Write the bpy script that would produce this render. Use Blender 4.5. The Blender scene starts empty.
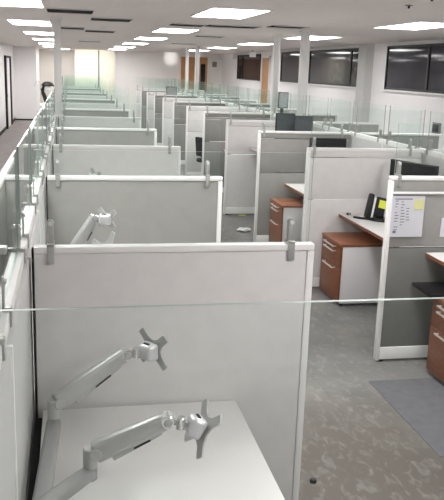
import bpy, bmesh, math, random
from mathutils import Vector, Matrix
random.seed(7)
S = bpy.context.scene
C = S.collection
PI = math.pi

# ------------------------------------------------------------------ materials
def new_mat(name):
    m = bpy.data.materials.new(name); m.use_nodes = True
    nt = m.node_tree
    return m, nt, nt.nodes['Principled BSDF']

def plain(name, col, rough=.5, metal=0., spec=.5, noise=0., scale=30., bump=0., bscale=400.):
    m, nt, b = new_mat(name)
    b.inputs['Base Color'].default_value = (*col, 1)
    b.inputs['Roughness'].default_value = rough
    b.inputs['Metallic'].default_value = metal
    b.inputs['Specular IOR Level'].default_value = spec
    tc = nt.nodes.new('ShaderNodeTexCoord')
    n = nt.nodes.new('ShaderNodeTexNoise'); n.inputs['Scale'].default_value = scale
    n.inputs['Detail'].default_value = 4
    nt.links.new(tc.outputs['Object'], n.inputs['Vector'])
    if noise > 0:
        r = nt.nodes.new('ShaderNodeValToRGB')
        r.color_ramp.elements[0].position = .3; r.color_ramp.elements[1].position = .7
        r.color_ramp.elements[0].color = (*[c*(1-noise) for c in col], 1)
        r.color_ramp.elements[1].color = (*[min(1, c*(1+noise)) for c in col], 1)
        nt.links.new(n.outputs['Fac'], r.inputs['Fac'])
        nt.links.new(r.outputs['Color'], b.inputs['Base Color'])
    if bump > 0:
        n2 = nt.nodes.new('ShaderNodeTexNoise'); n2.inputs['Scale'].default_value = bscale
        nt.links.new(tc.outputs['Object'], n2.inputs['Vector'])
        bp = nt.nodes.new('ShaderNodeBump'); bp.inputs['Strength'].default_value = bump
        bp.inputs['Distance'].default_value = .002
        nt.links.new(n2.outputs['Fac'], bp.inputs['Height'])
        nt.links.new(bp.outputs['Normal'], b.inputs['Normal'])
    return m

M = {}
M['fab_light'] = plain('light_grey_fabric', (.70, .68, .665), .9, 0, .15, .03, 12, .25)
M['fab_dark'] = plain('mid_grey_fabric', (.315, .308, .293), .9, 0, .15, .04, 12, .25)
M['fab_low'] = plain('shaded_grey_fabric', (.185, .185, .172), .9, 0, .15, .04, 12, .25)  # mid grey fabric with the shade below the desk put into its colour
M['frame'] = plain('white_painted_metal', (.84, .83, .81), .4, 0, .4, .02, 8)
M['spine'] = plain('pale_grey_paint', (.53, .525, .515), .6, 0, .3, .02, 5)
M['black'] = plain('black_plastic', (.012, .012, .013), .45, 0, .4, .1, 40)
M['gap'] = plain('gap_black', (.01, .01, .01), .9, 0, .1, .1, 40)  # flat black for strips that stand in for shaded gaps
M['clip'] = plain('brushed_clip_metal', (.46, .46, .44), .38, .55, .5, .06, 60)
M['screw'] = plain('bright_screw_metal', (.80, .80, .78), .3, .3, .5, .02, 60)
M['silver'] = plain('silver_paint', (.44, .44, .435), .36, .3, .5, .03, 30)
M['silver_dark'] = plain('grey_arm_metal', (.31, .31, .305), .42, .3, .5, .03, 30)
M['chrome'] = plain('polished_metal', (.74, .74, .74), .18, .8, .5, .02, 30)
M['head'] = plain('light_silver_paint', (.66, .66, .68), .3, .25, .5, .02, 30)
M['plate'] = plain('grey_plate_metal', (.50, .50, .49), .42, .15, .5, .04, 30)
M['desk'] = plain('white_laminate', (.76, .745, .73), .38, 0, .35, .015, 5)
M['ped_body'] = plain('grey_white_steel', (.84, .82, .82), .45, 0, .4, .02, 5)
M['handle'] = plain('bar_handle_metal', (.75, .75, .74), .3, .5, .5, .02, 30)
M['screen'] = plain('dark_screen', (.008, .008, .01), .2, 0, .5, .1, 10)
M['mon_grey'] = plain('dark_grey_plastic', (.05, .06, .065), .5, 0, .4, .05, 30)
M['mon_mid'] = plain('mid_grey_plastic', (.22, .23, .23), .5, 0, .3, .05, 30)
M['paper'] = plain('paper', (.64, .64, .685), .7, 0, .2, .01, 20)
M['ink'] = plain('grey_ink', (.20, .20, .23), .8, 0, .2, .05, 60)
M['sticky'] = plain('pale_yellow_paper', (.68, .68, .33), .8, 0, .1, .02, 20)
M['yellow'] = plain('bright_yellow_paper', (.75, .80, .10), .8, 0, .1, .02, 20)
M['wall'] = plain('white_wall_paint', (.86, .845, .845), .8, 0, .2, .012, 2)
M['wall_far'] = plain('far_wall_paint', (.92, .885, .86), .8, 0, .2, .012, 2)
M['wall_beige'] = plain('beige_wall_paint', (.66, .62, .57), .8, 0, .2, .012, 2)
M['wall_cream'] = plain('cream_wall_paint', (.92, .89, .80), .8, 0, .2, .012, 2)
M['column'] = plain('grey_column_paint', (.60, .60, .585), .8, 0, .2, .012, 2)
M['pole'] = plain('pole_white_paint', (.74, .735, .72), .5, 0, .3, .012, 4)
M['vent'] = plain('black_vent', (.015, .013, .013), .8, 0, .1, .1, 20)
M['sign_grey'] = plain('sign_grey', (.25, .25, .25), .6, 0, .3, .03, 20)
M['base_black'] = plain('black_skirting', (.02, .018, .018), .6, 0, .3, .05, 20)
M['chair_black'] = plain('black_chair_fabric', (.02, .02, .022), .85, 0, .2, .1, 60)

def wood(name, a, b2, scale, rough=.4):
    m, nt, b = new_mat(name)
    tc = nt.nodes.new('ShaderNodeTexCoord'); mp = nt.nodes.new('ShaderNodeMapping')
    mp.inputs['Scale'].default_value = scale
    n = nt.nodes.new('ShaderNodeTexNoise'); n.inputs['Scale'].default_value = 6; n.inputs['Detail'].default_value = 6
    r = nt.nodes.new('ShaderNodeValToRGB')
    r.color_ramp.elements[0].position = .3; r.color_ramp.elements[1].position = .7
    r.color_ramp.elements[0].color = (*a, 1); r.color_ramp.elements[1].color = (*b2, 1)
    L = nt.links.new
    L(tc.outputs['Object'], mp.inputs['Vector']); L(mp.outputs['Vector'], n.inputs['Vector'])
    L(n.outputs['Fac'], r.inputs['Fac']); L(r.outputs['Color'], b.inputs['Base Color'])
    b.inputs['Roughness'].default_value = rough; b.inputs['Specular IOR Level'].default_value = .2
    return m
M['walnut'] = wood('walnut_veneer', (.17, .062, .030), (.26, .105, .054), (3, 3, 14))
M['walnut_top'] = wood('walnut_top_veneer', (.24, .095, .05), (.33, .14, .075), (14, 3, 3))
M['door_wood'] = wood('orange_door_veneer', (.52, .27, .12), (.62, .35, .17), (6, 6, 1), .5)

def glass():
    m = bpy.data.materials.new('clear_glass'); m.use_nodes = True
    nt = m.node_tree; nt.nodes.clear(); L = nt.links.new
    out = nt.nodes.new('ShaderNodeOutputMaterial')
    tr = nt.nodes.new('ShaderNodeBsdfTransparent'); tr.inputs['Color'].default_value = (.968, .986, .979, 1)
    gl = nt.nodes.new('ShaderNodeBsdfGlossy'); gl.inputs['Roughness'].default_value = .03
    gl.inputs['Color'].default_value = (.9, .97, .94, 1)
    lw = nt.nodes.new('ShaderNodeLayerWeight'); lw.inputs['Blend'].default_value = .5
    pw = nt.nodes.new('ShaderNodeMath'); pw.operation = 'POWER'; pw.inputs[1].default_value = 4
    ma = nt.nodes.new('ShaderNodeMath'); ma.operation = 'MULTIPLY_ADD'; ma.inputs[1].default_value = .18; ma.inputs[2].default_value = .016
    mx = nt.nodes.new('ShaderNodeMixShader')
    L(lw.outputs['Facing'], pw.inputs[0]); L(pw.outputs[0], ma.inputs[0]); L(ma.outputs[0], mx.inputs['Fac'])
    L(tr.outputs[0], mx.inputs[1]); L(gl.outputs[0], mx.inputs[2]); L(mx.outputs[0], out.inputs['Surface'])
    return m
M['glass'] = glass()
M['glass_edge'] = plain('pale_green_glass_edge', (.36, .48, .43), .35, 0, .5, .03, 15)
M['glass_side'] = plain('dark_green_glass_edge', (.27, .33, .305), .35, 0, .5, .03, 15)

def window_glass():
    m, nt, b = new_mat('night_window_glass')
    b.inputs['Base Color'].default_value = (.020, .020, .022, 1)
    b.inputs['Roughness'].default_value = .06
    b.inputs['IOR'].default_value = 1.25; b.inputs['Specular IOR Level'].default_value = .5
    tc = nt.nodes.new('ShaderNodeTexCoord')
    n = nt.nodes.new('ShaderNodeTexNoise'); n.inputs['Scale'].default_value = 1.1; n.inputs['Detail'].default_value = 3
    r = nt.nodes.new('ShaderNodeValToRGB')
    r.color_ramp.elements[0].position = .35; r.color_ramp.elements[1].position = .7
    r.color_ramp.elements[0].color = (.022, .020, .022, 1); r.color_ramp.elements[1].color = (.045, .05, .065, 1)
    nt.links.new(tc.outputs['Object'], n.inputs['Vector']); nt.links.new(n.outputs['Fac'], r.inputs['Fac'])
    nt.links.new(r.outputs['Color'], b.inputs['Base Color'])
    return m
M['win'] = window_glass()

def emit(name, col, st):
    m = bpy.data.materials.new(name); m.use_nodes = True
    nt = m.node_tree; nt.nodes.clear()
    o = nt.nodes.new('ShaderNodeOutputMaterial'); e = nt.nodes.new('ShaderNodeEmission')
    e.inputs['Color'].default_value = (*col, 1); e.inputs['Strength'].default_value = st
    nt.links.new(e.outputs[0], o.inputs['Surface'])
    return m
LIGHT = 13.0
M['diffuser'] = emit('light_diffuser', (1, .988, .985), LIGHT)
M['bulb'] = emit('lamp_bulb', (1, .98, .95), 3)

def carpet():
    m, nt, b = new_mat('worn_grey_carpet'); L = nt.links.new
    tc = nt.nodes.new('ShaderNodeTexCoord')
    def noise(scale, detail, dist=0, vec=None):
        n = nt.nodes.new('ShaderNodeTexNoise'); n.inputs['Scale'].default_value = scale
        n.inputs['Detail'].default_value = detail; n.inputs['Distortion'].default_value = dist
        L(vec or tc.outputs['Object'], n.inputs['Vector']); return n.outputs['Fac']
    def ramp(fac, p0, p1, c0, c1):
        r = nt.nodes.new('ShaderNodeValToRGB')
        r.color_ramp.elements[0].position = p0; r.color_ramp.elements[1].position = p1
        r.color_ramp.elements[0].color = c0; r.color_ramp.elements[1].color = c1
        L(fac, r.inputs['Fac']); return r.outputs['Color']
    def mix(fac, a, bb, mode='MIX'):
        x = nt.nodes.new('ShaderNodeMix'); x.data_type = 'RGBA'; x.blend_type = mode
        if isinstance(fac, float): x.inputs[0].default_value = fac
        else: L(fac, x.inputs[0])
        for s, v in ((6, a), (7, bb)):
            if isinstance(v, tuple): x.inputs[s].default_value = v
            else: L(v, x.inputs[s])
        return x.outputs[2]
    base = ramp(noise(1.6, 5), .32, .68, (.18, .172, .160, 1), (.275, .262, .247, 1))
    # stains
    st = ramp(noise(1.1, 3, .5), .56, .74, (0, 0, 0, 1), (1, 1, 1, 1))
    col = mix(st, base, (.27, .235, .20, 1))
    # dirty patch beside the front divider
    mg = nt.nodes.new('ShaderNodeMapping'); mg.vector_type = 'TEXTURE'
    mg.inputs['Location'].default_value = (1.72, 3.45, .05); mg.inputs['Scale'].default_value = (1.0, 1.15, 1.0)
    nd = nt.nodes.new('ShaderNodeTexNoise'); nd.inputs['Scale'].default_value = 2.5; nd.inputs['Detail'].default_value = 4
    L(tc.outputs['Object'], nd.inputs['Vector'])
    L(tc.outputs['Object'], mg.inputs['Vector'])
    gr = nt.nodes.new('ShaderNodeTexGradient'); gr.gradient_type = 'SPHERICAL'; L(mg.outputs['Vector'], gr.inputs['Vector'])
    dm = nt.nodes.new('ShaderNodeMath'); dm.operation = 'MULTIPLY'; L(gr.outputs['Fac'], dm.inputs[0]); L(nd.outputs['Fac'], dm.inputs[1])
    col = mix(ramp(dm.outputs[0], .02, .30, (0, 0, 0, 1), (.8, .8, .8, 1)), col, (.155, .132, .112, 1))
    # pale adhesive scuffs, stretched
    mp = nt.nodes.new('ShaderNodeMapping'); mp.inputs['Scale'].default_value = (1.0, .55, 1); mp.inputs['Rotation'].default_value = (0, 0, .6)
    L(tc.outputs['Object'], mp.inputs['Vector'])
    sc = ramp(noise(19, 4, .9, mp.outputs['Vector']), .52, .68, (0, 0, 0, 1), (1, 1, 1, 1))
    wh = ramp(noise(.9, 2), .30, .55, (0, 0, 0, 1), (1, 1, 1, 1))
    scm = mix(1.0, sc, wh, 'MULTIPLY')
    hf = nt.nodes.new('ShaderNodeMath'); hf.operation = 'MULTIPLY'; hf.inputs[1].default_value = .33
    L(scm, hf.inputs[0])
    col = mix(hf.outputs[0], col, (.40, .385, .365, 1))
    # carpet tile rows: some tiles a bluer grey
    br = nt.nodes.new('ShaderNodeTexBrick'); br.offset = 0; br.inputs['Scale'].default_value = 1
    br.inputs['Brick Width'].default_value = .61; br.inputs['Row Height'].default_value = .61
    br.inputs['Mortar Size'].default_value = .004; br.inputs['Color1'].default_value = (1, 1, 1, 1)
    br.inputs['Color2'].default_value = (.93, .94, .98, 1); br.inputs['Mortar'].default_value = (.90, .90, .90, 1)
    L(tc.outputs['Object'], br.inputs['Vector'])
    col = mix(1.0, col, br.outputs['Color'], 'MULTIPLY')
    fine = ramp(noise(220, 2), .3, .7, (.82, .82, .82, 1), (1.12, 1.12, 1.12, 1))
    col = mix(1.0, col, fine, 'MULTIPLY')
    L(col, b.inputs['Base Color'])
    b.inputs['Roughness'].default_value = .95; b.inputs['Specular IOR Level'].default_value = .12
    bp = nt.nodes.new('ShaderNodeBump'); bp.inputs['Strength'].default_value = .4; bp.inputs['Distance'].default_value = .004
    L(noise(260, 2), bp.inputs['Height']); L(bp.outputs['Normal'], b.inputs['Normal'])
    return m
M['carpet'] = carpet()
M['hall_carpet'] = plain('brown_grey_hall_carpet', (.30, .275, .265), .95, 0, .1, .10, 3, .4, 260)
M['tile_carpet'] = plain('bluish_carpet_tile', (.17, .167, .178), .95, 0, .1, .08, 14, .4, 260)

def ceiling_mat():
    m, nt, b = new_mat('ceiling_tiles'); L = nt.links.new
    tc = nt.nodes.new('ShaderNodeTexCoord')
    br = nt.nodes.new('ShaderNodeTexBrick'); br.offset = 0; br.inputs['Scale'].default_value = 1
    br.inputs['Brick Width'].default_value = .61; br.inputs['Row Height'].default_value = 1.22
    br.inputs['Mortar Size'].default_value = .007
    br.inputs['Color1'].default_value = (.84, .785, .76, 1); br.inputs['Color2'].default_value = (.86, .805, .78, 1)
    br.inputs['Mortar'].default_value = (.90, .85, .825, 1)
    L(tc.outputs['Object'], br.inputs['Vector']); L(br.outputs['Color'], b.inputs['Base Color'])
    b.inputs['Roughness'].default_value = .9; b.inputs['Specular IOR Level'].default_value = .15
    n = nt.nodes.new('ShaderNodeTexNoise'); n.inputs['Scale'].default_value = 120
    L(tc.outputs['Object'], n.inputs['Vector'])
    bp = nt.nodes.new('ShaderNodeBump'); bp.inputs['Strength'].default_value = .2; bp.inputs['Distance'].default_value = .002
    L(n.outputs['Fac'], bp.inputs['Height']); L(bp.outputs['Normal'], b.inputs['Normal'])
    return m
M['ceiling'] = ceiling_mat()

# ------------------------------------------------------------------ mesh helpers
def bx(bm, x0, x1, y0, y1, z0, z1, bev=0., mi=0):
    r = bmesh.ops.create_cube(bm, size=1)
    vs = r['verts']
    for v in vs:
        v.co = Vector((x0+(v.co.x+.5)*(x1-x0), y0+(v.co.y+.5)*(y1-y0), z0+(v.co.z+.5)*(z1-z0)))
    fs = set(f for v in vs for f in v.link_faces)
    for f in fs: f.material_index = mi
    if bev > 0:
        es = list(set(e for v in vs for e in v.link_edges))
        bmesh.ops.bevel(bm, geom=es, offset=bev, segments=2, profile=.5, affect='EDGES')

def frame_of(d, up=Vector((0, 0, 1))):
    d = d.normalized()
    if abs(d.dot(up)) > .98: up = Vector((0, 1, 0))
    s = d.cross(up).normalized(); u = s.cross(d).normalized()
    return d, s, u

def beam(bm, p0, p1, w0, h0, w1=None, h1=None, bev=.004, up=Vector((0, 0, 1))):
    """tapered box from p0 to p1: w across, h in the upright sense"""
    w1 = w0 if w1 is None else w1; h1 = h0 if h1 is None else h1
    p0, p1 = Vector(p0), Vector(p1); d, s, u = frame_of(p1-p0, up)
    vs = []
    for p, w, h in ((p0, w0, h0), (p1, w1, h1)):
        for a, b in ((-1, -1), (1, -1), (1, 1), (-1, 1)):
            vs.append(bm.verts.new(p+s*(a*w/2)+u*(b*h/2)))
    fs = [bm.faces.new(vs[3::-1]), bm.faces.new(vs[4:8])]
    for i in range(4):
        j = (i+1) % 4
        fs.append(bm.faces.new((vs[i], vs[j], vs[4+j], vs[4+i])))
    es = list(set(e for f in fs for e in f.edges))
    if bev > 0: bmesh.ops.bevel(bm, geom=es, offset=bev, segments=3, profile=.5, affect='EDGES')

def rod(bm, p0, p1, r0, r1=None, seg=20):
    r1 = r0 if r1 is None else r1
    p0, p1 = Vector(p0), Vector(p1); d, s, u = frame_of(p1-p0)
    rings = []
    L = (p1-p0).length; b = min(.12*min(r0, r1)+.0005, L*.2)
    for t, r in ((0, r0-b), (b/L, r0), (1-b/L, r1), (1, r1-b)):
        c = p0.lerp(p1, t)
        rings.append([bm.verts.new(c+s*(r*math.cos(2*PI*k/seg))+u*(r*math.sin(2*PI*k/seg))) for k in range(seg)])
    bm.faces.new(rings[0][::-1]); bm.faces.new(rings[-1])
    for a, c in zip(rings, rings[1:]):
        for k in range(seg):
            j = (k+1) % seg
            bm.faces.new((a[k], a[j], c[j], c[k]))

def tube(bm, pts, r, seg=8):
    pts = [Vector(p) for p in pts]; rings = []
    for i, p in enumerate(pts):
        d = pts[min(i+1, len(pts)-1)]-pts[max(i-1, 0)]
        d, s, u = frame_of(d)
        rings.append([bm.verts.new(p+s*(r*math.cos(2*PI*k/seg))+u*(r*math.sin(2*PI*k/seg))) for k in range(seg)])
    bm.faces.new(rings[0][::-1]); bm.faces.new(rings[-1])
    for a, c in zip(rings, rings[1:]):
        for k in range(seg):
            j = (k+1) % seg
            bm.faces.new((a[k], a[j], c[j], c[k]))

def prism(bm, outline, o, e1, e2, n, th):
    """outline of (a,b) in the plane e1,e2 through o, thickened th along n"""
    o, e1, e2, n = Vector(o), Vector(e1), Vector(e2), Vector(n)
    A = [bm.verts.new(o+e1*a+e2*b-n*(th/2)) for a, b in outline]
    B = [bm.verts.new(o+e1*a+e2*b+n*(th/2)) for a, b in outline]
    bm.faces.new(A[::-1]); bm.faces.new(B)
    k = len(A)
    for i in range(k):
        j = (i+1) % k
        bm.faces.new((A[i], A[j], B[j], B[i]))

def obj(name, bm, mat, parent=None, smooth=False):
    bmesh.ops.recalc_face_normals(bm, faces=bm.faces)
    me = bpy.data.meshes.new(name); bm.to_mesh(me); bm.free()
    for mm in (mat if isinstance(mat, (list, tuple)) else [mat]): me.materials.append(mm)
    o = bpy.data.objects.new(name, me); C.objects.link(o)
    if parent: o.parent = parent
    if smooth:
        for p in me.polygons: p.use_smooth = True
        me.set_sharp_from_angle(angle=math.radians(40))
    return o

def box(name, dims, mat, parent=None, bev=0.):
    bm = bmesh.new(); bx(bm, *dims, bev); return obj(name, bm, mat, parent, bev > 0)

def thing(name, label, cat, loc=(0, 0, 0), rz=0., group=None):
    o = bpy.data.objects.new(name, None); C.objects.link(o)
    o.empty_display_size = .1
    o.location = loc; o.rotation_euler = (0, 0, rz); o['label'] = label; o['category'] = cat
    if group: o['group'] = group
    return o
def tag(o, label, cat, group=None):
    o['label'] = label; o['category'] = cat
    if group: o['group'] = group
    return o
def struct(o):
    o['kind'] = 'structure'; return o
def dup(root, loc, label, rz=None, group=None):
    r = root.copy(); C.objects.link(r); r.location = loc; r['label'] = label
    if rz is not None: r.rotation_euler = (0, 0, rz)
    if group: r['group'] = group
    for ch in list(root.children):
        c = ch.copy(); C.objects.link(c); c.parent = r
        for g in list(ch.children):
            d = g.copy(); C.objects.link(d); d.parent = c
    return r
ORD = ['first', 'second', 'third', 'fourth', 'fifth', 'sixth', 'seventh', 'eighth', 'ninth', 'tenth', 'eleventh', 'twelfth',
       'thirteenth', 'fourteenth', 'fifteenth', 'sixteenth', 'seventeenth', 'eighteenth', 'nineteenth', 'twentieth',
       'twenty-first', 'twenty-second', 'twenty-third', 'twenty-fourth', 'twenty-fifth', 'twenty-sixth', 'twenty-seventh', 'twenty-eighth']

# ------------------------------------------------------------------ camera (fitted to the photograph)
f_px, pitch, roll, yaw, CX, CZ = 752.4662, 0.2344, 0.0342, 0.2036, 0.1542, 2.0911
cy, sy = math.cos(yaw), math.sin(yaw)
F = Vector((sy*math.cos(pitch), cy*math.cos(pitch), -math.sin(pitch)))
R = Vector((cy, -sy, 0)); U = R.cross(F)
R2 = R*math.cos(roll)+U*math.sin(roll); U2 = U*math.cos(roll)-R*math.sin(roll)
cd = bpy.data.cameras.new('camera'); cam = bpy.data.objects.new('camera', cd); C.objects.link(cam)
m = Matrix(((R2.x, U2.x, -F.x, CX), (R2.y, U2.y, -F.y, 0), (R2.z, U2.z, -F.z, CZ), (0, 0, 0, 1)))
cam.matrix_world = m
cd.sensor_fit = 'VERTICAL'; cd.sensor_height = 36; cd.sensor_width = 36*444/500
cd.lens = f_px*36/500; cd.clip_start = .05; cd.clip_end = 100
S.camera = cam

# ------------------------------------------------------------------ room shell
XL, XR, YN, YF, H = -1.85, 6.1, -3.0, 30.0, 2.70
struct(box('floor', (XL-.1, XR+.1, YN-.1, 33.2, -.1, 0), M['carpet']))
struct(box('trim_1', (XL, -.30, YN, 30.0, 0, .004), M['hall_carpet']))       # hallway carpet strip
struct(box('ceiling', (XL-.1, XR+.1, YN-.1, 33.2, H, H+.1), M['ceiling']))
struct(box('wall_left', (XL-.1, XL, YN, 33.2, 0, H), M['wall']))
struct(box('wall_right', (XR, XR+.1, YN, 33.2, 0, H), M['wall']))
struct(box('wall_back', (XL, XR, YN-.1, YN, 0, H), M['wall']))
# far end: projecting white block by the hallway, a recess with beige and cream walls, then the far wall
struct(box('wall_hallway_end', (XL, -1.03, 29.7, 33.0, 0, H), M['wall']))
struct(box('wall_recess', (-1.03, 1.98, 33.0, 33.1, 0, H), M['wall_beige']))
struct(box('wall_far', (1.98, XR, YF, YF+.2, 0, H), M['wall_far']))
struct(box('wall_alcove', (.40, 1.98, 31.2, 31.3, 0, H), M['wall_cream']))
struct(box('trim_2', (1.30, 1.36, 31.17, 31.2, 0, H), M['sign_grey']))
struct(box('trim_3', (1.90, 1.98, 29.96, 30.0, 0, H), M['wall']))
struct(box('baseboard_left', (XL, XL+.015, YN, 29.7, .004, .10), M['base_black']))
struct(box('baseboard_far', (XL, -1.03, 29.68, 29.7, .004, .06), M['base_black']))

def window(n, y0, y1, z0, z1, mull):
    w = bpy.data.objects.new('window_%d' % n, None); C.objects.link(w); struct(w)
    x = XR
    box('pane', (x-.012, x-.004, y0+.03, y1-.03, z0+.03, z1-.03), M['win'], w)
    bm = bmesh.new()
    bx(bm, x-.03, x, y0, y1, z0, z0+.04); bx(bm, x-.03, x, y0, y1, z1-.04, z1)
    bx(bm, x-.03, x, y0, y0+.04, z0, z1); bx(bm, x-.03, x, y1-.04, y1, z0, z1)
    obj('window_frame', bm, M['black'], w)
    for k in mull: box('mullion', (x-.03, x, k-.03, k+.03, z0, z1), M['black'], w)
    box('window_sill', (x-.07, x, y0-.03, y1+.03, z0-.03, z0), M['frame'], w)
window(1, 9.4, 13.85, 1.84, 2.635, (12.1,))
window(2, 15.1, 18.65, 1.84, 2.635, (15.75,))
window(3, 19.15, 21.3, 1.83, 2.64, ())
window(4, 23.75, 27.1, 1.80, 2.63, (26.3,))
struct(box('wall_column', (XR-.17, XR, 14.55, 14.95, 0, H), M['column']))
struct(box('trim_4', (XR-.12, XR, 27.4, 29.98, 2.5, H), M['wall']))

def door(n, dims_leaf, frame_dims, mat, framemat, handle):
    d = bpy.data.objects.new('door_%d' % n, None); C.objects.link(d); struct(d)
    box('door_leaf', dims_leaf, mat, d)
    bm = bmesh.new()
    for q in frame_dims: bx(bm, *q)
    obj('door_frame', bm, framemat, d)
    if handle: box('door_handle', handle, M['clip'], d)
    return d
# black framed door in the hallway wall
door(1, (XL, XL+.02, 25.75, 27.45, 0, 2.25), [(XL, XL+.06, 25.5, 25.75, 0, 2.3), (XL, XL+.06, 27.45, 27.75, 0, 2.3), (XL, XL+.06, 25.5, 27.75, 2.25, 2.32)], M['wall'], M['base_black'], (XL+.02, XL+.06, 25.85, 25.95, 1.0, 1.1))
# wooden doors in the far wall
door(2, (4.52, 4.98, YF-.03, YF, 0, 2.5), [(4.46, 4.52, YF-.05, YF, 0, 2.55), (4.98, 5.02, YF-.05, YF, 0, 2.55), (4.46, 5.02, YF-.05, YF, 2.5, 2.55)], M['door_wood'], M['door_wood'], (4.9, 4.93, YF-.08, YF-.03, 1.0, 1.15))
d3 = door(3, (5.06, 5.46, YF-.03, YF, 0, 2.5), [(5.02, 5.06, YF-.05, YF, 0, 2.55), (5.46, 5.50, YF-.05, YF, 0, 2.55), (5.02, 5.50, YF-.05, YF, 2.5, 2.55)], M['door_wood'], M['door_wood'], None)
box('vision_panel', (5.24, 5.42, YF-.04, YF-.03, 1.3, 2.3), M['screen'], d3)
# wooden door in the window wall
door(4, (XR-.03, XR, 22.55, 23.4, 0, 2.5), [(XR-.05, XR, 22.5, 22.55, 0, 2.55), (XR-.05, XR, 23.4, 23.45, 0, 2.55), (XR-.05, XR, 22.5, 23.45, 2.5, 2.55)], M['door_wood'], M['frame'], (XR-.08, XR-.03, 22.62, 22.7, 1.0, 1.1))
tag(box('wall_sign', (5.70, 5.88, YF-.02, YF, 2.2, 2.4), M['sign_grey'], None, .004), 'small grey sign on the far wall beside the wooden doors', 'sign')

struct(box('trim_5', (2.19, 2.80, 3.55, 4.62, 0, .003), M['tile_carpet']))   # bluish replacement carpet tiles
# ------------------------------------------------------------------ ceiling lights, vents, small ceiling things
lw, ll = .64, 1.42
proto = thing('ceiling_light', 'x', 'ceiling light', (0, 0, H), 0, 'recessed ceiling light panels')
box('diffuser', (-lw/2+.025, lw/2-.025, -ll/2+.025, ll/2-.025, -.008, -.002), M['diffuser'], proto)
bm = bmesh.new()
for q in ((-lw/2, lw/2, -ll/2, -ll/2+.025), (-lw/2, lw/2, ll/2-.025, ll/2), (-lw/2, -lw/2+.025, -ll/2, ll/2), (lw/2-.025, lw/2, -ll/2, ll/2)):
    bx(bm, q[0], q[1], q[2], q[3], -.012, 0)
obj('light_frame', bm, M['frame'], proto)
rows = [('over the left desks', -.40, (4.2, 8.15, 12.25, 16.2, 20.1, 24.0, 27.6)),
        ('over the walkway', 1.87, (-1.5, 1.3, 4.3, 8.40, 12.75, 16.6, 20.5, 24.4, 28.0)),  # second walkway light is unseen, added to brighten the front desk and divider
        ('by the window wall', 4.33, (4.9, 8.90, 13.1, 17.2, 21.2, 25.2))]
first = True
for rn, x, ys in rows:
    for i, y in enumerate(ys):
        lab = 'ceiling light %s, %s from the near end of its row' % (rn, ORD[i])
        if first: proto['label'] = lab; proto.location = (x, y, H); first = False
        else: dup(proto, (x, y, H), lab)
l0 = dup(proto, (-.1, 31.4, H), 'warm ceiling light in the beige recess at the far end')

VENTS = [(-.08, .44, 9.25, .62), (.46, .98, 10.55, .6), (0.0, .42, 13.45, .7), (.46, .97, 14.2, .7), (.42, .97, 20.4, .3),
         (1.58, 2.05, 11.0, .50), (2.08, 2.80, 10.85, .45), (2.86, 3.35, 10.35, .40), (2.70, 3.30, 19.3, .3), (2.5, 3.0, 14.4, .40)]
VL = ['over the left desks, nearest of the dark slots', 'over the walkway edge, just behind the nearest slot', 'beside the white pole of the left row',
      'right behind the white pole of the left row', 'far down the left row', 'just past the big light over the walkway', 'in line with the walkway light, longest of the slots',
      'nearest to the window wall lights', 'far down the middle row', 'short one between walkway and window wall']
for (x0, x1, y, w), l in zip(VENTS, VL):
    t = thing('ceiling_vent', 'long dark ceiling vent slot ' + l, 'vent', ((x0+x1)/2, y, H), 0, 'dark ceiling vent slots')
    a = (x1-x0)/2
    box('slot', (-a, a, -w/2, w/2, -.006, -.001), M['vent'], t)
    for yy in (-w/2, w/2): box('vent_rail', (-a, a, yy-.012, yy+.012, -.012, 0), M['column'], t)
for x, y, l in ((3.08, 6.45, 'small dark sprinkler head in the ceiling short of the window wall light'), (2.95, 5.75, 'dark sprinkler head in the ceiling closest to the viewer')):
    t = thing('sprinkler_head', l, 'sprinkler', (x, y, H))
    bm = bmesh.new(); rod(bm, (0, 0, -.008), (0, 0, 0), .035); obj('collar', bm, M['sign_grey'], t, True)
    bm = bmesh.new(); rod(bm, (0, 0, -.03), (0, 0, -.006), .010); obj('nozzle', bm, M['black'], t, True)
t = thing('exit_light', 'small white box light hanging from the ceiling near the far windows', 'light', (5.55, 22.6, H))
box('housing', (-.09, .09, -.05, .05, -.20, -.04), M['frame'], t, .01); box('bracket', (-.03, .03, -.02, .02, -.04, 0), M['clip'], t)

# white power poles from ceiling to panel tops
def pole(x, y, w, label):
    t = thing('power_pole', label, 'pole', (x, y, 0), 0, 'white power poles')
    box('shaft', (-w/2, w/2, -w/2, w/2, 1.425, H-.02), M['pole'], t, .006)
    box('ceiling_collar', (-w/2-.02, w/2+.02, -w/2-.02, w/2+.02, H-.022, H), M['frame'], t)
    box('foot', (-w/2-.012, w/2+.012, -w/2-.012, w/2+.012, 1.40, 1.43), M['frame'], t)
pole(.012, 10.7, .095, 'square white power pole on the left row of panels')
pole(3.6, 11.12, .115, 'wide white power pole rising in front of the window wall, nearest of the right row')
pole(3.6, 12.72, .10, 'white power pole on the right row, beside the dark monitors')
pole(3.6, 20.9, .11, 'far white power pole in front of the wooden doors')
pole(3.6, 22.75, .09, 'farthest thin white power pole before the wooden doors')

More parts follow.
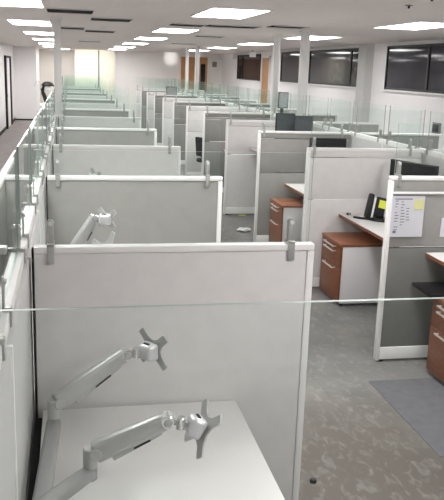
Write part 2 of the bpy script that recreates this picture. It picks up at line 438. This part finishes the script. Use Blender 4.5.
# ------------------------------------------------------------------ cubicle panels
HP, TH = 1.40, .05
def wing(L, mat, tiles, label, loc, group, post_at=1, joint_gap=True, lower=None):
    """panel standing across the row, local x from 0 to L, its free end at post_at (1: x=L, 0: x=0)"""
    t = thing('divider_panel', label, 'divider panel', loc, 0, group)
    a, b = (0, L-.03) if post_at else (.03, L)
    c0 = a+(.012 if post_at and joint_gap else 0)
    hz = TH/2
    for n_, (z0, z1) in enumerate(tiles):
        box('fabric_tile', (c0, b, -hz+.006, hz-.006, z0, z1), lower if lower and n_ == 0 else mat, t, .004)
    bm = bmesh.new(); bx(bm, c0 if post_at else 0, L if post_at else b, -hz, hz, HP-.028, HP, .005)
    obj('top_cap', bm, M['frame'], t, True)
    bm = bmesh.new(); bx(bm, c0, b, -hz-.002, hz+.002, .02, .115, .004); obj('base_rail', bm, M['frame'], t, True)
    bm = bmesh.new()
    if post_at: bx(bm, L-.030, L, -hz, hz, .01, HP-.03, .004)
    else: bx(bm, 0, .030, -hz, hz, .01, HP-.03, .004)
    obj('end_post', bm, M['frame'], t, True)
    if post_at and joint_gap: box('joint_gap_strip', (.003, .010, -hz+.004, hz-.004, .02, HP-.01), M['gap'], t)  # dark of the narrow gap at the spine, put in as a black strip
    for x in ((.08, L-.05) if post_at else (.05, L-.08)):
        bm = bmesh.new(); rod(bm, (x, 0, 0), (x, 0, .022), .022); obj('glide', bm, M['black'], t, True)
    return t

def clip_mesh(side=-1):
    bm = bmesh.new()
    bx(bm, -.014, .014, side*(TH/2+.006), side*(TH/2), 1.332, 1.412, .002)
    bx(bm, -.014, .014, side*(TH/2+.006), side*.004, 1.401, 1.413, .002)
    bx(bm, -.013, .013, side*.012, side*.005, 1.402, 1.492, .003)
    bm2 = bm
    rod(bm2, (0, side*.005, 1.492), (0, side*.012, 1.492), .013, seg=16)
    return bm
def screw_mesh(side=-1):
    bm = bmesh.new(); rod(bm, (0, side*.012, 1.490), (0, side*.018, 1.490), .009, seg=14); return bm

def screen(L0, L1, label, loc, rz, group, clips):
    """frameless glass screen standing on a panel, local x from L0 to L1"""
    t = thing('glass_screen', label, 'glass screen', loc, rz, group)
    bm = bmesh.new(); bx(bm, L0, L1, -.004, .004, HP+.004, 1.775)
    for fc in bm.faces:
        n = fc.normal
        fc.normal_update(); n = fc.normal
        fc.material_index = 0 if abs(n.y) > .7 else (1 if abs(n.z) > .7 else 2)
    obj('glass_pane', bm, [M['glass'], M['glass_edge'], M['glass_side']], t)
    for x in clips:
        cb = obj('clip', clip_mesh(), M['clip'], t, True); cb.location.x = x
        sb = obj('screw', screw_mesh(), M['screw'], cb, True)
        bb = obj('clip', clip_mesh(1), M['clip'], t, True); bb.location.x = x
    return t

B, Y0 = 1.9643, 2.9433
BR, YR0 = 1.9372, 4.9835
NL, NR = 14, 12
one = [(.115, HP-.028)]
three = [(.115, .895), (.905, 1.305), (1.312, HP-.028)]
G_L, G_R, G_R2 = 'dividers of the left row', 'dividers of the right row', 'dividers behind the right spine'
pl = {}
for k in range(NL):                       # k=0 is the one under the nearest glass, k=1 the big one in front
    y = Y0+(k-1)*B
    if y > 27.5: break
    light = k % 2 == 1
    lab = 'tall %s grey fabric divider of the left row, %s from the near end' % ('light' if light else 'mid', ORD[k])
    if k == 1: lab = 'large light grey divider behind the front desk with two monitor arms'
    if k == 0: lab = 'grey divider under the nearest clear glass screen, front of the left row'
    key = ('L', light)
    if key not in pl: pl[key] = wing(1.1513, M['fab_light' if light else 'fab_dark'], one, lab, (0, y, 0), G_L)
    else: dup(pl[key], (0, y, 0), lab)
    gl = 'clear glass screen on the %s divider of the left row' % ORD[k]
    if k == 0: gl = 'nearest clear glass screen with a pale green top edge crossing in front'
    if k == 1: gl = 'clear glass screen on the large divider behind the front desk'
    if k == 0: screen(.02, 1.13, gl, (0, y, 0), 0, 'glass screens on the left dividers', (.92, 1.08))
    elif 'Lg' not in pl: pl['Lg'] = screen(.02, 1.13, gl, (0, y, 0), 0, 'glass screens on the left dividers', (.076, 1.05))
    else: dup(pl['Lg'], (0, y, 0), gl)
for k in range(NR):
    y = YR0+k*BR
    if y > 27.0: break
    light = k % 2 == 1
    lab = 'light grey fabric divider of the right row, %s from the near end' % ORD[k] if light else 'mid grey fabric divider of the right row, %s from the near end' % ORD[k]
    if k == 0: lab = 'mid grey divider with a white rail and a pinned paper list'
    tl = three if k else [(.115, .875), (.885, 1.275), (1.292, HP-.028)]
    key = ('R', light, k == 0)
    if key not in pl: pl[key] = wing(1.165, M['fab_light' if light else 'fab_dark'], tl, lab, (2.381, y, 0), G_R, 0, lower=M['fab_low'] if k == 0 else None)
    else: dup(pl[key], (2.381, y, 0), lab)
    gl = 'clear glass screen on the %s divider of the right row' % ORD[k]
    if k == 0: gl = 'clear glass screen above the divider with the pinned paper list'
    if 'Rg' not in pl: pl['Rg'] = screen(.035, 1.14, gl, (2.381, y, 0), 0, 'glass screens on the right dividers', (.065, 1.05))
    else: dup(pl['Rg'], (2.381, y, 0), gl)
    lab = 'grey fabric divider beyond the right glass-topped spine, %s from the near end' % ORD[k]
    if 'R2' not in pl: pl['R2'] = wing(1.10, M['fab_dark'], one, lab, (3.655, y, 0), G_R2)
    else: dup(pl['R2'], (3.655, y, 0), lab)
box('white_rail', (.02, 1.16, -TH/2-.010, -TH/2+.004, 1.275, 1.292), M['frame'], pl[('R', False, True)], .002)

# spine walls: half-bay panels along the row, each with a glass screen
def spine_panel(L, label, loc, group):
    t = thing('spine_panel', label, 'spine panel', loc, PI/2, group)
    hz = .042
    box('fabric_tile', (.004, L-.004, -hz+.003, hz-.003, .115, HP-.045), M['spine'], t, .004)
    box('top_cap', (.002, L-.002, -.024, .024, HP-.05, HP), M['frame'], t, .005)
    box('base_rail', (.002, L-.002, -hz, hz, .01, .115), M['frame'], t, .004)
    box('edge_post', (0, .02, -hz-.001, hz+.001, .02, HP-.045), M['frame'], t, .003)
    return t
for tagk, x, y0, b, n, nm in (('SL', -.045, Y0-B, B, 26, 'left'), ('SR', 3.602, YR0-BR*.5, BR, 23, 'right')):
    for i in range(n):
        y = y0+.5*b*i
        if y > 27.3: break
        lab = 'pale spine panel along the middle of the %s row, %s from the near end' % (nm, ORD[i])
        gl = 'clear glass screen on the %s row spine, %s from the near end' % (nm, ORD[i])
        if tagk not in pl:
            pl[tagk] = spine_panel(.5*b, lab, (x, y, 0), 'spine panels of the %s row' % nm)
            pl[tagk+'g'] = screen(.09, .5*b-.035, gl, (x, y, 0), PI/2, 'glass screens on the %s spine' % nm, (.17, .5*b-.085))
        else:
            dup(pl[tagk], (x, y, 0), lab); dup(pl[tagk+'g'], (x, y, 0), gl)

# short returns on the hallway side of the left spine
for k in range(NL):
    y = Y0+(k-1)*B
    if y > 27.5: break
    lab = 'narrow grey return panel on the hallway side, %s from the near end' % ORD[k]
    if 'stub' not in pl:
        t = thing('return_panel', lab, 'divider panel', (-.245, y, 0), 0, 'return panels on the hallway side')
        box('fabric_tile', (0, .155, -.02, .02, .115, HP-.028), M['fab_dark'], t, .003)
        box('top_cap', (0, .155, -.025, .025, HP-.028, HP), M['frame'], t, .004)
        box('base_rail', (0, .155, -.025, .025, .01, .115), M['frame'], t, .003)
        pl['stub'] = t
    else: dup(pl['stub'], (-.245, y, 0), lab)
n = 0
for k in range(0, NL, 2):
    y = Y0+(k-1)*B
    lab = 'white-capped low wall along the hallway, %s from the near end' % ORD[n]; n += 1
    a, bb = -.96, .96
    if 'tee' not in pl:
        t = thing('hallway_panel', lab, 'divider panel', (-.262, y, 0), 0, 'white-capped panels along the hallway')
        box('fabric_tile', (-.014, .014, a, bb, .115, HP-.028), M['fab_dark'], t, .003)
        box('top_cap', (-.017, .017, a, bb, HP-.028, HP+.002), M['frame'], t, .005)
        box('base_rail', (-.024, .024, a, bb, .01, .115), M['frame'], t, .003)
        pl['tee'] = t
    else: dup(pl['tee'], (-.262, y, 0), lab)

# ------------------------------------------------------------------ desks
def desk(x0, x1, y0, y1, z, label, edge_side=None, grp=None):
    t = thing('desk', label, 'desk', ((x0+x1)/2, (y0+y1)/2, 0), 0, grp)
    a, b = (x1-x0)/2, (y1-y0)/2
    box('desktop', (-a, a, -b, b, z-.028, z), M['desk'], t, .002)
    if edge_side is not None:
        xx = -a-.004 if edge_side < 0 else a
        box('wood_edge', (xx, xx+.004, -b, b, z-.030, z-.004), M['walnut'], t)
        box('wood_edge', (-a, a, -b-.004, -b, z-.030, z-.004), M['walnut'], t)
    for s in (-1, 1):
        bm = bmesh.new(); beam(bm, (0, s*(b-.18), .03), (0, s*(b-.18), z-.06), .06, .08); lg = obj('leg', bm, M['silver_dark'], t, True)
        bm = bmesh.new(); beam(bm, (-.30, s*(b-.18), .018), (.30, s*(b-.18), .018), .07, .035); obj('foot', bm, M['silver_dark'], t, True)
    box('under_beam', (-.03, .03, -b+.16, b-.16, z-.07, z-.029), M['silver_dark'], t)
    return t
dk1 = desk(.034, .835, 1.02, 2.905, .722, 'white desk in front, carrying the two large silver monitor arms')
box('gap_shade_strip', (-.4325, -.402, -.92, .92, .66, .70), M['gap'], dk1)  # black strip standing in for the shadowed gap between desk and spine
desk(.032, .835, 2.985, 4.875, .722, 'white desk in the second left cubicle')
desk(.032, .835, 4.95, 6.83, .722, 'white desk in the third left cubicle')
dka = desk(2.70, 3.54, 3.08, 4.945, .845, 'raised white desk with brown edge by the paper list', -1)
box('keyboard_tray', (-.52, .10, .60, .91, .60, .628), M['black'], dka, .006)
for s in (.64, .87): box('tray_bracket', (.02, .05, s-.02, s+.02, .62, .82), M['black'], dka)
desk(2.735, 3.54, 5.03, 6.885, .765, 'white desk with brown edge carrying the black telephone', -1)
desk(2.735, 3.54, 6.97, 8.82, .768, 'white desk with brown edge above the middle pedestal', -1)
desk(2.72, 3.54, 8.90, 10.74, 1.012, 'high white desk raised for standing in the fourth right cubicle')
desk(2.735, 3.54, 10.84, 12.69, .765, 'white desk in the fifth right cubicle', -1)
desk(2.735, 3.54, 12.78, 14.62, .765, 'white desk in the sixth right cubicle', -1)
desk(2.735, 3.54, 20.56, 22.3, 1.20, 'white desk raised high far down the right row', -1)
desk(3.69, 4.45, 12.80, 14.62, .765, 'white desk beyond the right spine under the grey monitor')

# ------------------------------------------------------------------ pedestals
def pedestal(label, loc):
    """mobile drawer unit, fronts face -x; x from 0 to .50, y from 0 to .52"""
    t = thing('pedestal', label, 'drawer unit', loc, 0, 'walnut drawer pedestals')
    box('body', (.022, .50, .006, .514, .035, .572), M['ped_body'], t, .003)
    box('top', (-.004, .505, -.002, .522, .574, .598), M['walnut_top'], t, .002)
    for z0, z1 in ((.530, .571), (.372, .526), (.04, .368)):
        d = box('drawer', (0, .020, .002, .518, z0, z1), M['walnut'], t, .002)
        zz = z1-.018
        bm = bmesh.new(); beam(bm, (-.028, .12, zz), (-.028, .40, zz), .010, .014, bev=.003)
        for yy in (.13, .39): beam(bm, (-.026, yy, zz), (.002, yy, zz), .010, .010, bev=.002)
        obj('handle', bm, M['handle'], d, True)
    for x in (.06, .45):
        for y in (.06, .46):
            bm = bmesh.new(); rod(bm, (x, y-.012, .018), (x, y+.012, .018), .018); obj('caster', bm, M['black'], t, True)
    return t
p = pedestal('walnut drawer pedestal beside the divider with the pinned paper list', (2.665, 4.19, 0))
dup(p, (2.545, 6.27, 0), 'walnut drawer pedestal with grey side under the telephone desk')
dup(p, (2.545, 8.24, 0), 'walnut drawer pedestal farthest back, in the third right cubicle')

# ------------------------------------------------------------------ monitor arms
def star(bm, c, e1, e2, n, r, ang, th=.006):
    pts = []
    wt = .019; ri = r*.41
    for k in range(4):
        a = ang+k*PI/2
        ca, sa = math.cos(a), math.sin(a)
        for rr, ww in ((r*.55, -.0165), (r*.97, -wt*.8), (r, -wt*.5), (r, wt*.5), (r*.97, wt*.8), (r*.55, .0165)):
            pts.append((ca*rr-sa*ww, sa*rr+ca*ww))
        a2 = a+PI/4
        pts.append((math.cos(a2-.3)*ri*1.18, math.sin(a2-.3)*ri*1.18))
        pts.append((math.cos(a2)*ri*1.03, math.sin(a2)*ri*1.03))
        pts.append((math.cos(a2+.3)*ri*1.18, math.sin(a2+.3)*ri*1.18))
    prism(bm, pts, c, e1, e2, n, th)

def monitor_arm(label, post, lowz, elbow, tip, plate_c, n, ang, zdesk=.722, r=.092, dark=True):
    t = thing('monitor_mount', label, 'monitor mount', (post[0], post[1], zdesk), 0, 'silver monitor arms without monitors')
    O = Vector((post[0], post[1], zdesk))
    def P(v): return Vector(v)-O
    bm = bmesh.new(); bx(bm, -.045, .055, -.045, .045, 0, .014, .004); obj('clamp_base', bm, M['silver_dark'], t, True)
    bm = bmesh.new(); rod(bm, (0, 0, .012), (0, 0, lowz-zdesk+.03), .019); obj('post', bm, M['silver'], t, True)
    # lower arm: flat bar swinging level
    e0 = P((elbow[0], elbow[1], lowz)); a0 = Vector((0, 0, lowz-zdesk))
    bm = bmesh.new(); beam(bm, a0, e0, .056, .040, .050, .036, bev=.012); rod(bm, e0+Vector((0, 0, -.024)), e0+Vector((0, 0, .018)), .0215)
    rod(bm, a0+Vector((0, 0, -.026)), a0+Vector((0, 0, .026)), .027)
    obj('lower_arm', bm, M['silver_dark'], t, True)
    e1 = P(elbow)
    bm = bmesh.new(); rod(bm, e0+Vector((0, 0, .016)), e1+Vector((0, 0, .022)), .022)
    el = obj('elbow_joint', bm, M['silver'], t, True)
    tp = P(tip); d, s, u = frame_of(tp-e1)
    bm = bmesh.new(); rod(bm, e1+d*.018-s*.026, e1+d*.018+s*.026, .021); obj('pivot_cap', bm, M['silver'], el, True)
    bm = bmesh.new(); beam(bm, e1+d*.012, tp, .050, .066, .042, .052, bev=.012)
    up = obj('upper_arm', bm, M['silver'], t, True)
    L = (tp-e1).length
    bm = bmesh.new(); beam(bm, e1+d*(L*.22)-u*.038, tp-d*(L*.12)-u*.027, .026, .022, .024, .014, bev=.005); cc = obj('cable_cover', bm, M['silver'], up, True)
    bm = bmesh.new(); beam(bm, e1+d*(L*.50)-u*.036-s*.001, e1+d*(L*.72)-u*.033-s*.001, .0285, .007, bev=.001); obj('cable_slot', bm, M['black'], cc, True)
    bm = bmesh.new(); rod(bm, tp-s*.023, tp+s*.023, .022); jt = obj('tip_joint', bm, M['chrome'], t, True)
    for q in (-1, 1):
        bm = bmesh.new(); rod(bm, tp+s*(q*.0225), tp+s*(q*.0265), .013); obj('bolt_cap', bm, M['silver'], jt, True)
    # swivel link and tilt head
    pc = P(plate_c); n = Vector(n).normalized()
    hd = pc-n*.034
    mid = tp.lerp(hd, .5)
    bm = bmesh.new(); rod(bm, mid+Vector((0, 0, -.020)), mid+Vector((0, 0, .018)), .015); obj('swivel', bm, M['chrome'], t, True)
    bm = bmesh.new(); beam(bm, tp, hd, .016, .020, bev=.004); obj('link', bm, M['silver_dark'], t, True)
    h1 = n.cross(Vector((0, 0, 1))).normalized(); h2 = h1.cross(n).normalized()
    bm = bmesh.new(); beam(bm, hd-n*.022, pc-n*.006, .058, .056, .076, .070, bev=.014); hh = obj('tilt_head', bm, M['head'], t, True)
    bm = bmesh.new(); beam(bm, hd+h2*.031-h1*.013, hd+h2*.031+h1*.013, .010, .008, bev=.001); obj('tension_slot', bm, M['black'], hh, True)
    bm = bmesh.new(); star(bm, pc, h1, h2, n, r, ang); obj('mounting_plate', bm, M['plate'], t, True)
    return t
monitor_arm('silver monitor arm nearest, its star plate over the white desk', (.040, 1.905), .885, (.203, 2.108, .945), (.436, 2.10, 1.047), (.5487, 2.115, 1.0031), (.866, .16, -.473), math.radians(134), r=.097)
monitor_arm('silver monitor arm rising behind the nearest arm, beside the spine', (.040, 1.62), .855, (.086, 2.52, .922), (.345, 2.62, 1.066), (.4515, 2.645, 1.0687), (.763, .643, .067), math.radians(132), r=.089)
monitor_arm('white monitor arm showing over the large front divider', (.07, 4.05), .96, (.145, 4.25, 1.03), (.283, 4.30, 1.242), (.358, 4.32, 1.236), (.45, .88, .05), math.radians(130), r=.072)
monitor_arm('thin monitor arm behind the large front divider, plate hanging low', (.07, 3.30), .80, (.18, 3.72, .86), (.29, 3.86, 1.09), (.338, 3.9, 1.14), (.75, .65, -.1), math.radians(70), r=.118)
monitor_arm('monitor arm in the third left cubicle, only its tip showing', (.07, 5.6), .88, (.15, 6.0, .95), (.30, 6.25, 1.19), (.362, 6.30, 1.20), (.75, .65, .1), math.radians(120), r=.075)

# ------------------------------------------------------------------ monitors
def monitor(label, loc, rz, w, h, zc, mat='screen', stand=0.765):
    """screen faces local -y"""
    t = thing('monitor', label, 'monitor', (loc[0], loc[1], 0), rz, 'desk monitors')
    c = box('casing', (-w/2, w/2, -.012, .030, zc-h/2, zc+h/2), M['black'], t, .008)
    box('screen', (-w/2+.014, w/2-.014, -.014, -.011, zc-h/2+.018, zc+h/2-.014), M[mat], t)
    bm = bmesh.new(); beam(bm, (0, .05, stand), (0, .05, zc), .06, .03); obj('stand_neck', bm, M['black'], t, True)
    bm = bmesh.new(); bx(bm, -.12, .12, -.05, .14, stand, stand+.014, .004); obj('stand_base', bm, M['black'], t, True)
    return t
monitor('wide black monitor rising behind the divider with the paper list', (3.30, 6.535), math.radians(-69.3), .58, .36, 1.135)
monitor('black monitor just showing above the second right divider', (3.09, 8.35), 0, .44, .34, 1.20, 'screen', .768)
monitor('dark grey monitor, left of the pair above the third right divider', (3.11, 10.25), .05, .28, .36, 1.36, 'mon_grey', 1.012)
monitor('dark grey monitor, right and lower one of the pair above the third right divider', (3.33, 10.10), -.25, .26, .34, 1.345, 'mon_grey', 1.012)
monitor('grey monitor standing high beyond the right spine, near the poles', (4.10, 13.9), .1, .20, .30, 1.58, 'mon_mid', .765)
monitor('small black monitor far down the right row', (3.02, 21.7), 0, .30, .28, 1.45, 'sign_grey', 1.20)
t = thing('desk_phone', 'small dark telephone far down the right row beside the small monitor', 'telephone', (3.33, 21.6, 0))

box('base', (-.13, .13, -.07, .07, 1.20, 1.25), M['black'], t, .01); bm = bmesh.new(); bx(bm, -.12, -.05, -.08, .08, 1.25, 1.31, .015); obj('receiver', bm, M['black'], t, True)

# ------------------------------------------------------------------ telephone with stand, cables
t = thing('telephone', 'black desk telephone with leaning handset and yellow note', 'telephone', (2.955, 6.58, .765), 0)
tilt = Vector((.22, .18, .95)).normalized()
bm = bmesh.new(); beam(bm, (.0, 0, .006), (.14, .02, .006), .20, .022, bev=.006); obj('base', bm, M['black'], t, True)
bm = bmesh.new(); beam(bm, Vector((-.065, -.02, .02)), Vector((-.065, -.02, .02))+tilt*.235, .060, .056, .054, .050, bev=.018, up=Vector((0, 1, 0))); hs = obj('handset', bm, M['black'], t, True)
bm = bmesh.new(); beam(bm, Vector((-.018, -.01, .02)), Vector((-.018, -.01, .02))+tilt*.19, .022, .026, bev=.005, up=Vector((0, 1, 0))); obj('cradle', bm, M['ped_body'], t, True)
bm = bmesh.new(); beam(bm, Vector((.055, 0, .02)), Vector((.055, 0, .02))+tilt*.19, .10, .030, bev=.008, up=Vector((0, 1, 0))); kp = obj('keypad', bm, M['black'], t, True)
q = Vector((.065, -.022, .02))+tilt*.09
bm = bmesh.new(); beam(bm, q, q+tilt*.075, .075, .003, bev=0, up=Vector((0, 1, 0))); obj('yellow_note', bm, M['yellow'], t)
bm = bmesh.new(); tube(bm, [(2.80, 6.66, .772), (2.84, 6.60, .774), (2.90, 6.55, .776), (2.95, 6.48, .776), (3.02, 6.42, .774)], .012)
tag(obj('cable', bm, M['black'], None, True), 'thick black cable lying on the desk before the telephone', 'cable')
pts = [(2.79+.10*math.sin(i*.5)*.6+.012*i, 6.72-.05*math.cos(i*.9)-.012*i, .770) for i in range(16)]
bm = bmesh.new(); tube(bm, pts, .006)
tag(obj('cable', bm, M['frame'], None, True), 'thin white cable curled on the desk beside the telephone', 'cable')
t = thing('adapter', 'small dark plug adapter at the corner of the telephone desk', 'adapter', (2.80, 6.80, .765))
box('body', (-.02, .02, -.015, .015, 0, .022), M['black'], t, .004); box('plug', (-.008, .008, -.03, -.012, .004, .016), M['clip'], t)

# ------------------------------------------------------------------ paper list on the first right divider
yf = YR0-TH/2
t = thing('paper_list', 'printed paper list in a clear sleeve pinned below the white rail', 'paper', (2.53, yf-.002, 0))
box('sheet', (-.125, .125, -.002, .004, .962, 1.262), M['paper'], t)
bm = bmesh.new()
random.seed(3)
for col, (xa, w) in enumerate(((-.100, .03), (-.055, .035), (-.012, .03))):
    for r in range((11, 9, 7)[col]):
        if random.random() < .22: continue
        z = 1.222-.021*r-.006*col
        ww = w*random.uniform(.45, 1)
        bx(bm, xa, xa+ww, -.0032, -.0022, z, z+.006)
bx(bm, -.105, .03, -.0032, -.0022, 1.236, 1.243)
bx(bm, -.105, -.08, -.0032, -.0022, .990, 1.008)
obj('printed_lines', bm, M['ink'], t)
nt_ = box('sticky_note', (2.575, 2.648, yf-.0075, yf-.0055, 1.165, 1.235), M['sticky'])
tag(nt_, 'pale yellow sticky note on the pinned paper list', 'note')
tag(box('paper_sheet', (2.80, 2.98, yf-.004, yf+.003, .96, 1.10), M['paper']), 'small white sheet on the divider right of the paper list', 'paper')

# ------------------------------------------------------------------ small things
sn = box('paper_scrap', (2.60, 2.70, 10.66, 10.72, .004, .012), M['yellow'], None, .002); tag(sn, 'yellow paper scrap on the carpet under the fourth right divider', 'paper')
bm = bmesh.new()
r = bmesh.ops.create_icosphere(bm, subdivisions=3, radius=.055)
for v in bm.verts:
    v.co *= 1+.25*math.sin(v.co.x*90+v.co.y*60)*math.cos(v.co.z*80); v.co.z = v.co.z*.45+.026
    v.co.x *= 1.6
o = obj('crumpled_paper', bm, M['frame'], None); o.location = (2.43, 9.6, .002); tag(o, 'white crumpled paper on the carpet in the walkway', 'paper')

bm = bmesh.new(); rod(bm, (0, 0, .0), (0, 0, .016), .018); o = obj('floor_cap', bm, M['black'], None, True); o.location = (1.386, 3.394, .001)
tag(o, 'small black plastic cap lying on the scuffed carpet near the front divider', 'cap')
t = thing('wall_box', 'small dark box fixed on the white window wall at the right edge', 'control box', (XR, 11.6, 1.28))
box('housing', (-.03, 0, -.13, .13, -.09, .09), M['sign_grey'], t, .008); box('cover', (-.036, -.03, -.10, .10, -.06, .06), M['black'], t, .002)
# office chair, mostly hidden, in the fifth right cubicle
t = thing('office_chair', 'black office chair with pale armrests standing in the far right cubicle', 'chair', (2.74, 13.60, 0), PI/2+.5)
bm = bmesh.new(); bx(bm, -.23, .23, -.23, .23, .43, .51, .03); obj('seat', bm, M['chair_black'], t, True)
bm = bmesh.new(); beam(bm, (0, .22, .55), (0, .28, .90), .42, .06, .36, .05, bev=.02, up=Vector((0, 1, 0))); obj('backrest', bm, M['chair_black'], t, True)
bm = bmesh.new(); rod(bm, (0, 0, .10), (0, 0, .44), .028); obj('gas_column', bm, M['clip'], t, True)
for k in range(5):
    a = k*2*PI/5+.3; e = Vector((.27*math.cos(a), .27*math.sin(a), .075))
    bm = bmesh.new(); beam(bm, (0, 0, .11), e, .05, .035, .03, .025, bev=.006); lg = obj('leg', bm, M['black'], t, True)
    bm = bmesh.new(); rod(bm, e+Vector((-.012, 0, -.045)), e+Vector((.012, 0, -.045)), .029); obj('caster', bm, M['black'], lg, True)
for s in (-1, 1):
    bm = bmesh.new(); beam(bm, (s*.25, .06, .45), (s*.27, .04, .66), .03, .05); ar = obj('arm_post', bm, M['black'], t, True)
    bm = bmesh.new(); bx(bm, s*.27-.035, s*.27+.035, -.12, .14, .655, .685, .01); obj('armrest', bm, M['frame'], ar, True)

# black hooded desk lamp on the left row
t = thing('desk_lamp', 'black hooded lamp on the left row by the white pole', 'lamp', (-.215, 13.2, HP), 0); t.scale = (1.12, 1.12, 1.12)
bm = bmesh.new(); bx(bm, -.10, .06, -.05, .05, 0, .05, .012); obj('base', bm, M['ped_body'], t, True)
bm = bmesh.new(); tube(bm, [(.0, 0, .04), (-.02, 0, .12), (-.045, 0, .19), (-.055, 0, .25), (-.03, 0, .30)], .030); obj('stem', bm, M['black'], t, True)
bm = bmesh.new()
r = bmesh.ops.create_uvsphere(bm, u_segments=20, v_segments=12, radius=.085)
bmesh.ops.delete(bm, geom=[v for v in bm.verts if v.co.z < -.012], context='VERTS')
for v in bm.verts: v.co = Vector((v.co.x*1.1+.02, v.co.y, v.co.z*.75+.305))
sh = obj('lamp_shade', bm, M['black'], t, True)
sh.modifiers.new('Solidify', 'SOLIDIFY').thickness = .006
box('shade_bill', (.09, .17, -.03, .03, .298, .310), M['black'], sh, .004)
bm = bmesh.new(); rod(bm, (.02, 0, .24), (.02, 0, .30), .05); obj('bulb', bm, M['frame'], sh, True)
bm = bmesh.new(); tube(bm, [(-.05, 0, .28), (-.11, 0, .37), (-.15, 0, .36), (-.17, 0, .29)], .006); obj('cord', bm, M['column'], t, True)

# ------------------------------------------------------------------ lamps
def spot(x, y, z, tx, ty, tz, e, ang):
    d = bpy.data.lights.new('spot', 'SPOT'); d.energy = e; d.spot_size = ang; d.spot_blend = 1; d.shadow_soft_size = .03
    o = bpy.data.objects.new('wall_glow_spot', d); C.objects.link(o); o.location = (x, y, z)
    o.rotation_euler = (Vector((tx, ty, tz))-Vector((x, y, z))).to_track_quat('-Z', 'Y').to_euler()
spot(4.0, 29.2, 2.55, 4.05, 30.0, 2.48, 11, .9)  # added spot without a fixture, makes the bright blob on the far wall
al = bpy.data.lights.new('alcove', 'AREA'); al.energy = 20; al.size = 1.0; al.color = (1, .96, .86)
ao = bpy.data.objects.new('alcove_lamp', al); C.objects.link(ao); ao.location = (1.2, 30.2, 2.6); ao.rotation_euler = (math.radians(35), 0, 0)

w = bpy.data.worlds.new('World'); S.world = w; w.use_nodes = True
w.node_tree.nodes['Background'].inputs[0].default_value = (.9, .93, 1, 1)
w.node_tree.nodes['Background'].inputs[1].default_value = .15

S.view_settings.view_transform = 'Standard'
S.view_settings.exposure = 0.48
S.cycles.max_bounces = 10; S.cycles.diffuse_bounces = 5; S.cycles.glossy_bounces = 4
S.cycles.transparent_max_bounces = 160
S.cycles.sample_clamp_indirect = 6
